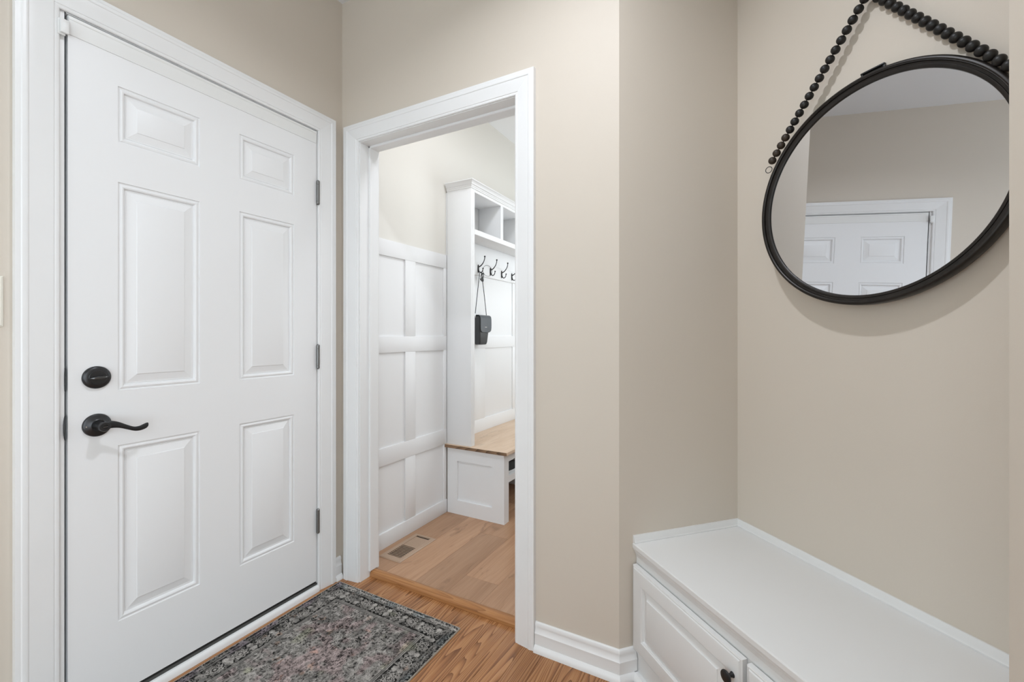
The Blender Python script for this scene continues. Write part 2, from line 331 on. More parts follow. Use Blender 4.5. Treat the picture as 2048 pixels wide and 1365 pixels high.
BASE = [(0, 0), (0, .0115), (.0615, .0115), (.0620, .0130), (.0655, .0130), (.0680, .0115), (.0740, .0088), (.0820, .0070), (.0880, .0064), (.0890, .0064), (.0895, .0082), (.0980, .0080), (.1020, .0062), (.1045, .0030), (.1045, 0)]
SHOE = [(0, 0), (0, .0245), (.006, .0240), (.013, .0215), (.019, .0178), (.0235, .0135), (.0235, .0)]
def base_run(name, p0, p1, nd, t0, t1, label, k0=0, k1=0):
    # t0/t1: tangent of the mitre at each end, applied with the profile's depth
    p0 = Vector(p0); p1 = Vector(p1); nd = Vector(nd); al = (p1-p0).normalized(); up = Vector((0, 0, 1))
    e = empty(name, p0, **ST(label))
    for nm, prof in (('baseboard_moulding', BASE), ('shoe_moulding', SHOE)):
        A = [p0+up*(h)+nd*(d)-al*(d*t0) for h, d in prof]; Bq = [p1+up*h+nd*d+al*(d*t1) for h, d in prof]
        MB().loops([A, Bq]).obj(nm, M_trim, e, smooth=24)
    return e
ta = math.tan(ANG/2)
base_run('baseboard_back', (1.0435, 0, 0), (B.x, 0, 0), (0, -1, 0), 0, ta, 'white baseboard and shoe moulding right of the doorway')
base_run('baseboard_niche', B, B+DR*.064, MM, ta, 0, 'short white baseboard turning the corner to the bench')
base_run('baseboard_corner', (0, -.050, 0), (0, -.013, 0), (1, 0, 0), 0, 0, 'short white baseboard between the entry door and doorway casings')
base_run('baseboard_left', (0, YB, 0), (0, -1.085, 0), (1, 0, 0), 0, 0, 'white baseboard left of the entry door')

# entry sill
e = empty('trim_4', (0, -.56, 0), **ST('painted white sill with dark gasket under the entry door'))
Y0s, Y1s = DY0-.002, DY1+.006
m = MB(); pr = [(-.06, -.010), (-.06, .024), (.001, .0265), (.007, .0255), (.0115, .0205), (.0135, .012), (.0145, 0), (.0145, -.010)]
m.loops([[(a, Y0s, b) for a, b in pr], [(a, Y1s, b) for a, b in pr]]); m.obj('sill_board', M_trim, e)
m = MB(); m.box(-.055, -.0015, Y0s, Y1s, .0255, .0365); m.obj('sill_plate', M_sill, e)
m = MB(); m.box(-.05, -.0045, DY0, DY1, .0365, .0465); m.obj('door_sweep', M_rubber, e)
# wood transition strip
m = MB(); pr = [(.058, 0), (.0585, .010), (.061, .018), (.067, .0245), (.076, .0275), (.088, .0275), (.096, .0245), (.1, .0205), (.1, 0)]
m.loops([[(OX0+.001, a, b) for a, b in pr], [(OX1-.001, a, b) for a, b in pr]]); m.obj('trim_5', M_oaks, smooth=50, **ST('rounded oak transition strip across the doorway'))

# ------------------------------------------------------------------ entry door
door = empty('door_1', (0, (DY0+DY1)/2, DZ0), **ST('white six panel entry door with black lever and deadbolt'))
ys = [-.8603, -.6275, -.4877, -.2561]; zs = [(.2734, .8277), (.9996, 1.6562), (1.7809, 1.9579)]
m = MB()
yc = [DY0]+ys+[DY1]; zc = [DZ0]+[v for p in zs for v in p]+[DZ1]
for i in range(5):
    for j in range(7):
        if i in (1, 3) and j in (1, 3, 5): continue
        m.add([(0, yc[i], zc[j]), (0, yc[i+1], zc[j]), (0, yc[i+1], zc[j+1]), (0, yc[i], zc[j+1])], [(0, 1, 2, 3)])
m.add([(0, DY0, DZ0), (0, DY1, DZ0), (0, DY1, DZ1), (0, DY0, DZ1), (-.044, DY0, DZ0), (-.044, DY1, DZ0), (-.044, DY1, DZ1), (-.044, DY0, DZ1)],
      [(0, 4, 5, 1), (1, 5, 6, 2), (2, 6, 7, 3), (3, 7, 4, 0), (4, 7, 6, 5)])
m.obj('door_slab', M_door, door, smooth=20)
PANEL = [(0, 0), (.0012, -.0035), (.0045, -.0040), (.0075, -.0018), (.0115, -.0008), (.0155, -.0026), (.0180, -.0088), (.0205, -.0094), (.0220, -.0076), (.0245, -.0080), (.0480, -.0022), (.0492, -.0006), (.0505, -.0002)]
def panel(y0, y1, z0, z1, fr, mt, parent, prof=PANEL, name='door_panel'):
    L = [[fr(d, y0+i, z0+i), fr(d, y1-i, z0+i), fr(d, y1-i, z1-i), fr(d, y0+i, z1-i)] for i, d in prof]
    return MB().loops(L, True, False, True).obj(name, mt, parent, smooth=18)
for i in (0, 2):
    for z0, z1 in zs: panel(ys[i], ys[i+1], z0, z1, lambda d, y, z: (d, y, z), M_door, door)
m = MB(); pr = [(0.0002, 2.0515), (.0022, 2.0515), (.0030, 2.060), (.0035, 2.094), (.0050, 2.0965), (.0050, 2.1045), (.0002, 2.1045)]
m.loops([[(a, DY0+.001, b) for a, b in pr], [(a, DY1-.002, b) for a, b in pr]]); m.obj('top_strip', M_plastic, door, smooth=20)
for zc_ in (1.827, 1.075, .321):
    m = MB(); h = .054
    m.lathe([(.003, -h-.003), (.0062, -h), (.0078, -h+.002), (.0078, -h+.011), (.0070, -h+.0115), (.0070, -h+.0125), (.0078, -h+.013), (.0078, h-.019), (.0070, h-.0185), (.0070, h-.0175), (.0078, h-.017), (.0078, h-.002), (.0055, h+.001), (.003, h+.003)], (.0075, -.1420, zc_), (0, 0, 1), 16)
    hg = m.obj('hinge', M_steel, door)
    MB().box(-.03, .0004, -.1449, -.1424, zc_-h, zc_+h).obj('hinge_leaf', M_black, hg)
# deadbolt
db = empty('deadbolt', (0, -.912, 1.046)); db.parent = door; db.matrix_parent_inverse = door.matrix_world.inverted()
MB().lathe([(.034, 0), (.034, .004), (.0325, .007), (.029, .0092), (.0225, .0105), (.0215, .0130), (.0205, .0138), (0.0, .0140)], (0, -.912, 1.046), (1, 0, 0), 48, True, False).obj('rosette', M_bronze, db, smooth=35)
m = MB()
L = []
for s, hw, hh in ((-.0215, .0008, .0035), (-.018, .0026, .0048), (-.010, .0046, .0058), (0, .0054, .0060), (.010, .0046, .0058), (.018, .0026, .0048), (.0215, .0008, .0035)):
    L.append([(.0138, -.912+s, 1.046+s*.07-hw), (.0138+hh*2.4, -.912+s, 1.046+s*.07-hw*.7), (.0138+hh*2.4, -.912+s, 1.046+s*.07+hw*.7), (.0138, -.912+s, 1.046+s*.07+hw)])
m.loops(L); m.obj('thumb_turn', M_turn, db, smooth=40, bevel=.0004)
# lever
lv = empty('lever_handle', (0, -.911, .901)); lv.parent = door; lv.matrix_parent_inverse = door.matrix_world.inverted()
MB().lathe([(.0345, 0), (.0345, .003), (.033, .006), (.028, .0085), (.020, .010), (.0165, .0125), (.0160, .016), (.0, .016)], (0, -.911, .901), (1, 0, 0), 48, True, False).obj('rosette', M_bronze, lv, smooth=35)
MB().lathe([(.0135, .014), (.0130, .030), (.0128, .043), (.0140, .047), (.0140, .058), (.0128, .0605), (.0070, .0610), (.0062, .0595), (0, .0595)], (0, -.911, .901), (1, 0, 0), 32, True, False).obj('neck', M_bronze, lv, smooth=35)
MB().lathe([(.0026, 0), (.0024, .0012), (0, .0014)], (.0082, -.937, .9005), (1, 0, 0), 12).obj('screw', M_silver, lv)
m = MB().box(.0593, .0625, -.9165, -.9055, .8995, .9025); m.obj('turn_button', M_turn, lv, bevel=.0004, label='small oval lock button in the lever hub')
pts = [(.0525, -.909, .9015, .0125, .42), (.0530, -.898, .9050, .0115, .42), (.0540, -.885, .9030, .0100, .42), (.0550, -.873, .8985, .0086, .45), (.0555, -.857, .8900, .0072, .5), (.0555, -.841, .8825, .0066, .55), (.0550, -.828, .8810, .0074, .52), (.0540, -.817, .8835, .0086, .45), (.0530, -.808, .8865, .0084, .4), (.0525, -.8035, .8885, .0060, .35), (.0525, -.8022, .8892, .002, .35)]
def cr(ps, n):
    out = []
    for i in range(len(ps)-1):
        p0 = ps[max(i-1, 0)]; p1 = ps[i]; p2 = ps[i+1]; p3 = ps[min(i+2, len(ps)-1)]
        for k in range(n):
            t = k/n; out.append([.5*(2*b+(c-a)*t+(2*a-5*b+4*c-d)*t*t+(3*b-a-3*c+d)*t**3) for a, b, c, d in zip(p0, p1, p2, p3)])
    out.append(list(ps[-1])); return out
cp = cr(pts, 5); m = MB(); L = []
for q in cp:
    L.append([(q[0]+q[3]*q[4]*math.sin(2*math.pi*k/16), q[1], q[2]+q[3]*math.cos(2*math.pi*k/16)) for k in range(16)])
m.loops(L); m.obj('lever', M_black, lv, smooth=60)
# strike plates on the jamb
for z, w, h in ((1.045, .001, .034), (.905, .0045, .036)):
    m = MB(); L = []
    for k in range(9):
        a = -1+2*k/8; L.append([(-.030, DY0-.0066, z+a*h), (.0005+w*(1-a*a)*1.6, DY0-.0066-w*(1-a*a), z+a*h), (.0015+w*(1-a*a)*1.6, DY0-.0056-w*(1-a*a), z+a*h), (-.030, DY0-.0030, z+a*h)])
    m.loops(L); m.obj('strike_plate', M_black, c1)
# contact sensor block on the casing
sn = empty('door_sensor', (.012, -.993, 2.06), label='small white plastic block on the casing at the top left of the entry door', category='sensor')
m = MB().box(.0095, .0125, -1.000, -.9835, 2.036, 2.082); m.obj('back_plate', M_plastic, sn, bevel=.0006)
m = MB().box(.0125, .021, -.996, -.9775, 2.041, 2.080); m.obj('cover', M_plastic, sn, bevel=.0015)
# light switch
sw = empty('light_switch', (0, -1.140, 1.264), label='ivory light switch plate on the beige wall left of the entry door', category='light switch')
L = [[(d, -1.101-.080+i, 1.197+i), (d, -1.101-i, 1.197+i), (d, -1.101-i, 1.331-i), (d, -1.101-.080+i, 1.331-i)] for i, d in ((0, .0002), (0, .0030), (.004, .0062), (.006, .0065))]
MB().loops(L).obj('cover_plate', M_almond, sw)
MB().box(.0065, .0095, -1.158, -1.124, 1.231, 1.297).obj('rocker', M_almond, sw, bevel=.001)

# ------------------------------------------------------------------ bench in the niche
bench = empty('bench_cabinet', NF(.48, .22, 0), label='white built-in bench cabinet with panelled doors below the round mirror', category='cabinet')
MB().box(.002, NW-.002, .002, .442, .0, .412, NF).obj('cabinet_body', M_bench, bench)
CD = [(0, 0), (.0035, -.0030), (.004, -.0042), (.0065, -.0045), (.0085, -.0010), (.012, 0), (.050, 0), (.0515, -.0025), (.0545, -.0035), (.0570, -.0095), (.0595, -.0100), (.0790, -.0040), (.0800, -.0015), (.0815, -.0010)]
def cab_door(t0, t1, z0, z1, kt):
    d0 = .4635
    e = empty('cabinet_door', NF((t0+t1)/2, d0-.01, (z0+z1)/2)); e.parent = bench; e.matrix_parent_inverse = bench.matrix_world.inverted()
    th = .0185
    L = [[NF(t0, d0-th, z0), NF(t1, d0-th, z0), NF(t1, d0-th, z1), NF(t0, d0-th, z1)]]
    L += [[NF(t0+i, d0+d, z0+i), NF(t1-i, d0+d, z0+i), NF(t1-i, d0+d, z1-i), NF(t0+i, d0+d, z1-i)] for i, d in [(0, -.0045)]+CD[1:]]
    MB().loops(L).obj('door_panel', M_bench, e, smooth=20)
    if kt is not None:
        m = MB().lathe([(.0075, 0), (.0070, .002), (.0048, .006), (.0048, .012), (.0090, .015), (.0140, .0185), (.0155, .0215), (.0145, .0245), (.0090, .0262), (0, .0266)], NF(kt, d0-.001, .3370), -DR, 28)
        m.obj('knob', M_black, e, smooth=40)
cab_door(.008, .4725, .104, .3905, .446); cab_door(.4855, .949, .104, .3905, .512)
m = MB(); TOPP = [(.4, .4125), (.4360, .4125), (.4365, .4050), (.4400, .4040), (.4400, .4085), (.4420, .4120), (.4440, .4200), (.4480, .4280), (.4490, .4300), (.4490, .4330), (.4520, .4340), (.4540, .4400), (.4565, .4440), (.4565, .4560), (.4550, .4590), (.4525, .4600), (.001, .4600), (.001, .4125)]
L = [[NF(.001, a, b) for a, b in TOPP], [NF(NW-.001, a, b) for a, b in TOPP]]
m.loops(L); m.obj('bench_top', M_bench, bench, smooth=24)
e = empty('trim_6', NF(0, 0, .46), **ST('white cove moulding where the bench top meets the niche walls'))
CV = [(.4602, 0), (.4602, .0125), (.4640, .0125), (.4655, .0105), (.4690, .0090), (.4760, .0080), (.4800, .0060), (.4850, .0045), (.4850, 0)]
L = [[NF(d, d, z) for z, d in CV], [NF(NW-.001, d, z) for z, d in CV]]; MB().loops(L).obj('moulding', M_bench, e, smooth=24)
L = [[NF(d, d, z) for z, d in CV], [NF(d, .4540, z) for z, d in CV]]; MB().loops(L).obj('moulding', M_bench, e, smooth=24)
# toe shoe below the bench
L = [[NF(0.001+.0, .442+d, z) for z, d in SHOE], [NF(NW-.002, .442+d, z) for z, d in SHOE]]; MB().loops(L).obj('shoe_moulding', M_trim, bench, smooth=24)

# ------------------------------------------------------------------ round mirror with its string of beads
TI, YW = R(-2.189), R(2.814)
n_ = (-DR*math.cos(YW)+MM*math.sin(YW)); n_ = n_*math.cos(TI)+Vector((0, 0, -1))*math.sin(TI); n_.normalize()
ex = n_.cross(Vector((0, 0, 1))).normalized(); ex *= (1 if ex.dot(MM) > 0 else -1); ez = ex.cross(n_).normalized(); ez *= (1 if ez.z > 0 else -1)
c0 = C+MM*.47-DR*.0334+Vector((0, 0, 1.6)); MC = c0+ex*.004-ez*.030
mir = empty('round_mirror', MC, label='round black framed mirror on a string of black beads above the bench', category='mirror')
MB().lathe([(.300, -.006), (.300, 0), (.2, 0), (0, 0)], MC, n_, 128, True, False).obj('mirror_glass', M_glass, mir, smooth=0)
prof = [(.302, -.016), (.3125, -.016), (.3140, -.013), (.3140, .007), (.3125, .0105), (.3095, .0125), (.3060, .0125), (.3040, .0110), (.3025, .0110), (.3015, .0065), (.2965, .0055), (.2955, .0070), (.2930, .0070), (.2880, .0035), (.2870, .0005), (.2870, .0001), (.302, .0001)]
m = MB(); nn = 160; L = []
for k in range(nn):
    a = 2*math.pi*k/nn; q = ex*math.cos(a)+ez*math.sin(a); L.append([MC+q*r+n_*h for r, h in prof])
L.append(L[0]); m.loops(L, True, False, False).obj('frame', M_frame, mir, smooth=35)
# hanging bracket on the back, sticking out at the top
tp = MC+ez*.300-n_*.012
def MF(a, b, c): return MC+ex*a+ez*b+n_*c
m = MB().box(-.026, .026, .285, .3315, -.0175, -.0160, MF).box(-.029, .029, .3290, .3330, -.0175, -.0085, MF).box(-.0290, -.024, .300, .3320, -.0175, -.0105, MF).box(.024, .0290, .300, .3320, -.0175, -.0105, MF)
m.obj('hanging_bracket', M_black, mir, bevel=.0006)
cord = empty('bead_string', NF(.471, .02, 2.10)); cord.parent = mir; cord.matrix_parent_inverse = mir.matrix_world.inverted()
ap = NF(.471, .024, 2.108)
pL = NF(.189, .050, 1.745); pR = NF(.751, .022, 1.742)
MB().tube([pL, ap, pR], .0018, 8).obj('cord', M_cord, cord)
MB().lathe([(.0045, 0), (.0045, .028), (.009, .028), (.009, .032), (.003, .034)], NF(.471, .0, 2.104), -DR, 16).obj('wall_peg', M_black, cord)
bead_me = {}
def bead(p, d, mt):
    if mt.name not in bead_me:
        mb = MB(); r = .0122; ns = 12; prf = [(.0018, -r*.94)]+[(r*math.sin(math.pi*k/ns), -r*.97*math.cos(math.pi*k/ns)) for k in range(1, ns)]+[(.0018, r*.94)]
        mb.lathe(prf, (0, 0, 0), (0, 0, 1), 20); me = bpy.data.meshes.new('bead'); me.from_pydata(mb.v, [], mb.f); me.update(); me.shade_smooth(); me.materials.append(mt); bead_me[mt.name] = me
    o = link('bead', bead_me[mt.name]); o.rotation_euler = d.to_track_quat('Z', 'Y').to_euler(); o.location = p
    o.parent = cord; o.matrix_parent_inverse = cord.matrix_world.inverted()
for a, b, brown in ((ap, pL, True), (ap, pR, False)):
    d = (b-a); ln = d.length; d.normalize(); n = int((ln-.004)/.0231)
    for k in range(n): bead(a+d*(.014+k*(ln-.022)/(n-1)), d, M_beadb if brown and k >= n-4 else M_bead)
MB().torus(NF(.179, .048, 1.7265), (DR*.9-MM*.3), .0100, .0012).obj('hanging_ring', M_black, mir)
MB().torus(NF(.757, .022, 1.728), (DR*.9+MM*.15), .0085, .0011).obj('hanging_ring', M_black, mir)

# ------------------------------------------------------------------ mudroom hall tree
YT = .825; XS = .201; XB = .4403; YE = 3.05; ZS = .4655
ht = empty('hall_tree', (.2, 1.9, .02), label='tall white mudroom locker unit with cubbies, hooks and oak bench', category='locker')
bx = lambda nm, *a, mt=M_lock, bv=.0008, **k: MB().box(*a).obj(nm, mt, ht, bevel=bv, **k)
bx('side_panel', .012, XS-.0005, YT, YT+.019, ZS, 2.108)
bx('side_panel', .012, XS-.0005, YE-.019, YE, ZS, 2.108)
bx('top_panel', .012, XS-.0005, YT+.019, YE-.019, 2.089, 2.108)
bx('front_stile', XS-.019, XS, YT+.0195, YT+.041, ZS, 2.106); bx('front_stile', XS-.019, XS, YE-.041, YE, ZS, 2.106)
sh = [1.217, 1.567, 1.917, 2.267, 2.617]
bx('shelf', .013, XS-.001, YT+.0195, YE-.0195, 1.832, 1.851); bx('shelf_edge', XS-.001, XS+.0005, YT+.041, YE-.041, 1.8195, 1.853)
for y in sh: bx('divider', .013, XS-.001, y-.0095, y+.0095, 1.851, 2.089); bx('divider_stile', XS-.001, XS+.0003, y-.0185, y+.0185, 1.853, 2.089)
bx('back_panel', .0022, .0075, YT+.001, YE, ZS, 2.105)
for z0, z1 in ((ZS, .557), (1.0755, 1.164)): bx('back_rail', .0075, .0165, YT+.0195, YE-.0195, z0, z1)
for y0 in (1.147, 1.72, 2.29, 2.85):
    for z0, z1 in ((.557, 1.0755), (1.164, 1.6045)): bx('back_stile', .0075, .0158, y0, y0+.140, z0, z1)
for z0, z1 in ((.557, 1.0755), (1.164, 1.6045), (1.697, 1.832)): bx('back_stile', .0075, .0158, YT+.0195, YT+.10, z0, z1)
bx('hook_rail', .0075, .0255, YT+.0195, YE-.0195, 1.6045, 1.697, bv=.0015)
# crown along the side and the front, mitred at the corner
CR = [(0, 0), (0, .048), (.024, .048), (.025, .043), (.021, .040), (.014, .030), (.011, .021), (.006, .018), (.0055, .010), (.003, .008), (.003, 0)]
CR = [(d, z) for d, z in CR]
A = [(.012, YT-d, 2.1085+z) for d, z in CR]; Bc = [(XS+d, YT-d, 2.1085+z) for d, z in CR]; Cc = [(XS+d, YE, 2.1085+z) for d, z in CR]
MB().loops([A, Bc, Cc]).obj('crown', M_lock, ht, smooth=24)
# bench
bx('seat_board', .002, .4695, YT-.020, YE+.02, .4465, ZS, mt=M_seat, bv=.001)
bx('seat_edge', .0021, .4692, YT-.0222, YT-.0200, .4467, .4650, mt=M_edge, bv=0, label='darker rough-sawn end of the oak seat')
z1b = .4465
for a in ((.016, .094, .02, z1b), (.354, XB, .02, z1b), (.094, .354, .02, .109), (.094, .354, .362, z1b)): bx('end_frame', a[0], a[1], YT, YT+.018, a[2], a[3], bv=0)
bx('end_panel', .094, .354, YT+.012, YT+.018, .109, .362, bv=0)
bx('front_post', XB-.020, XB, YT+.018, YT+.058, .02, z1b, bv=0)
for y in (1.50, 2.15, 2.8): bx('front_post', XB-.020, XB, y-.02, y+.02, .02, z1b, bv=0); bx('bench_divider', .012, XB-.020, y-.01, y+.01, .02, z1b)
bx('front_rail', XB-.020, XB-.0005, YT+.058, YE, .392, z1b, bv=0); bx('front_rail', XB-.020, XB-.0005, YT+.058, YE, .262, .302, bv=0)
bx('bench_shelf', .012, XB-.020, YT+.018, YE, .272, .288, bv=0); bx('bench_back', .0022, .010, YT+.018, YE, .02, z1b, bv=0)
# coat hooks
def hook_meshes():
    o = []
    m = MB()
    L = []
    for k in range(13):
        a = k/12; z = -.038+.060*a; w = .0085*math.sqrt(max(0, 1-(2*a-1)**2))+.001; L.append([(0, -w, z), (.0035, -w*.8, z), (.0035, w*.8, z), (0, w, z)])
    m.loops(L)
    up = cr([(.002, 0, .006, .0050), (.014, 0, .0075, .0042), (.030, 0, .018, .0036), (.045, 0, .036, .0032), (.054, 0, .056, .0030), (.056, 0, .072, .0030)], 5)
    m.tube([q[:3] for q in up], [q[3] for q in up], 10); m.lathe([(.0020, 0), (.0055, .002), (.0064, .006), (.0050, .010), (.0015, .0125)], (.056, 0, .070), (0.05, 0, 1), 12)
    lo = cr([(.002, 0, -.012, .0045), (.008, 0, -.028, .0038), (.018, 0, -.037, .0034), (.030, 0, -.035, .0032), (.038, 0, -.024, .0030), (.041, 0, -.012, .0030)], 5)
    m.tube([q[:3] for q in lo], [q[3] for q in lo], 10); m.lathe([(.0020, 0), (.0050, .002), (.0056, .005), (.0045, .008), (.0015, .010)], (.041, 0, -.013), (0.1, 0, 1), 12)
    return m
hk0 = None
for y in [1.178+.1695*k for k in range(11)]:
    if hk0 is None:
        hk0 = hook_meshes().obj('coat_hook', M_bronze, None, smooth=50); o = hk0
    else: o = hk0.copy(); COL.objects.link(o)
    o.location = (.0255, y, 1.660)
    o.parent = ht; o.matrix_parent_inverse = ht.matrix_world.inverted()

# handbag on the first hook
hb = empty('handbag', (.075, 1.18, 1.105), label='small black leather crossbody bag with rounded flap hanging on the first hook', category='bag')
b0, b1 = 1.092, 1.236
def bagf(x, y, z):  # taper towards the bottom
    s = 1-.0*z; return (x, y, z)
m = MB(); L = []
for z, yl, yr, xl, xr in ((1.112, 1.108, 1.196, .040, .078), (1.106, 1.120, 1.188, .046, .072), (1.106, 1.120, 1.188, .046, .072)): pass
prf = [(1.104, .012, .010), (1.108, .003, .004), (1.125, .0, .0), (1.20, -.006, -.002), (1.28, -.010, -.004), (1.305, -.010, 0.0), (1.310, -.002, .010)]
for z, e1, e2 in prf:
    y0, y1, x0, x1 = b0+.014+e1, b1-.030-e1+(z-1.104)*.10, .034+e2, .088-e2
    r = .008
    L.append([(x0+r, y0, z), (x1-r, y0, z), (x1, y0+r, z), (x1, y1-r, z), (x1-r, y1, z), (x0+r, y1, z), (x0, y1-r, z), (x0, y0+r, z)])
m.loops(L); m.obj('bag_body', M_leather, hb, smooth=40)
# flap: curved sheet over the top and down the front with rounded corners
m = MB(); L = []
path = [(.040, 1.3085), (.060, 1.3150), (.080, 1.3140), (.092, 1.3050), (.0965, 1.285), (.0970, 1.25), (.0965, 1.222), (.0960, 1.205), (.0955, 1.196), (.0950, 1.191)]
for i, (x, z) in enumerate(path):
    s = 0 if i < 6 else (0, .004, .014, .030)[i-6]
    L.append([(x, b0+.006+s, z), (x, b1+.004-s, z), (x+.0035, b1+.004-s, z+.001), (x+.0035, b0+.006+s, z+.001)])
m.loops(L); m.obj('flap', M_leather2, hb, smooth=50, label='glossy rounded leather flap')
MB().box(.0998, .1008, 1.150, 1.178, 1.2275, 1.2315).obj('logo_plate', M_silver, hb)
MB().torus((.060, 1.094, 1.300), (1, .3, 0), .009, .0016, 18, 6).obj('buckle_ring', M_silver, hb)
MB().tube([(.058, 1.0905, 1.302), (.054, 1.094, 1.325)], .0022, 8).obj('buckle_clip', M_silver, hb)
MB().tube([(.054, 1.095, 1.318), (.050, 1.13, 1.47), (.0475, 1.163, 1.616), (.0475, 1.176, 1.6285)], .0030, 8, .5).obj('strap', M_leather, hb)
MB().tube([(.060, 1.236, 1.308), (.055, 1.216, 1.45), (.0475, 1.190, 1.616), (.0475, 1.178, 1.6285)], .0030, 8, .5).obj('strap', M_leather, hb)
# key ring and clips on the same hook
kr = empty('key_ring', (.06, 1.23, 1.60), label='large thin black ring with clips hanging over the bag strap', category='key ring')
MB().torus((.0755, 1.225, 1.6395), (1, -.45, .1), .040, .0014, 36, 6).obj('ring', M_bronze, kr)
for dy, dz, ln in ((-.012, 0, .050), (.0, -.004, .060), (.012, .0, .052)):
    pts_ = []
    for k in range(21):
        a = 2*math.pi*k/20; pts_.append((.062+.004*math.sin(a), 1.176+dy+.0065*math.cos(a), 1.605+dz+ln*.5*math.sin(a)-.012))
    MB().tube(pts_, .0022, 6).obj('clip', M_bronze, kr)
MB().tube([(.060, 1.150, 1.575), (.062, 1.16, 1.562), (.063, 1.185, 1.558), (.064, 1.19, 1.572)], .0026, 8).obj('clip_bar', M_bronze, kr)
# shoe in the bench cubby
shoe = empty('shoe', (.385, .945, .288), label='black and white shoe in the open cubby below the mudroom bench', category='shoe')
m = MB(); L = []
for k in range(9):
    a = k/8; y = .925+a*.20; w = .030+.012*math.sin(math.pi*min(1, a*1.2)); hgt = .022
    L.append([(.375-w, y, .2885), (.375+w, y, .2885), (.375+w*.95, y, .2885+hgt), (.375-w*.95, y, .2885+hgt)])
m.loops(L); m.obj('sole', M_white, shoe, bevel=.003)
m = MB(); L = []
for k in range(9):
    a = k/8; y = .930+a*.185; w = .026+.012*math.sin(math.pi*min(1, a*1.2)); hgt = (.070, .074, .070, .062, .052, .042, .034, .028, .016)[k]
    L.append([(.375+w*math.cos(q)*1.0, y, .3105+hgt*math.sin(q)) for q in [math.pi*j/8 for j in range(9)]])
m.loops(L); m.obj('upper', M_shoe, shoe, smooth=60)

# floor register
rg = empty('floor_register', (.122, .336, .02), label='tan metal floor vent register beside the mudroom baseboard', category='vent')
m = MB(); x0, x1, y0, y1 = .050, .194, .190, .481
gx0, gx1, gy0, gy1 = .077, .169, .222, .462
def ring(i, z, a=(x0, x1, y0, y1)): return [(a[0]+i, a[2]+i, z), (a[1]-i, a[2]+i, z), (a[1]-i, a[3]-i, z), (a[0]+i, a[3]-i, z)]
G = (gx0, gx1, gy0, gy1)
m.loops([ring(0, .0202), ring(0, .0220), ring(.0045, .0262), ring(.010, .0268), ring(0, .0268, G), ring(0, .0206, G)], True, False, False)
m.obj('frame', M_tan, rg, smooth=25)
MB().box(gx0, gx1, gy0, gy1, .0202, .0207).obj('duct_shade_plate', M_dark, rg)  # dark plate standing in for the shaded duct, no hole below
MB().box(gx0, gx1, .3395, .3455, .0207, .0268).obj('cross_bar', M_tan, rg)
for k in range(9):
    y = .2290+k*.0123
    MB().box(gx0, gx1, y, y+.0028, .0232, .0266).obj('slat', M_tan, rg)
for k in range(9):
    y = .3475+k*.0114
    MB().loops([[(gx0, y, .0225), (gx0, y+.0074, .0248), (gx0, y+.0074, .0260), (gx0, y, .0237)], [(gx1, y, .0225), (gx1, y+.0074, .0248), (gx1, y+.0074, .0260), (gx1, y, .0237)]]).obj('slat', M_tan, rg)

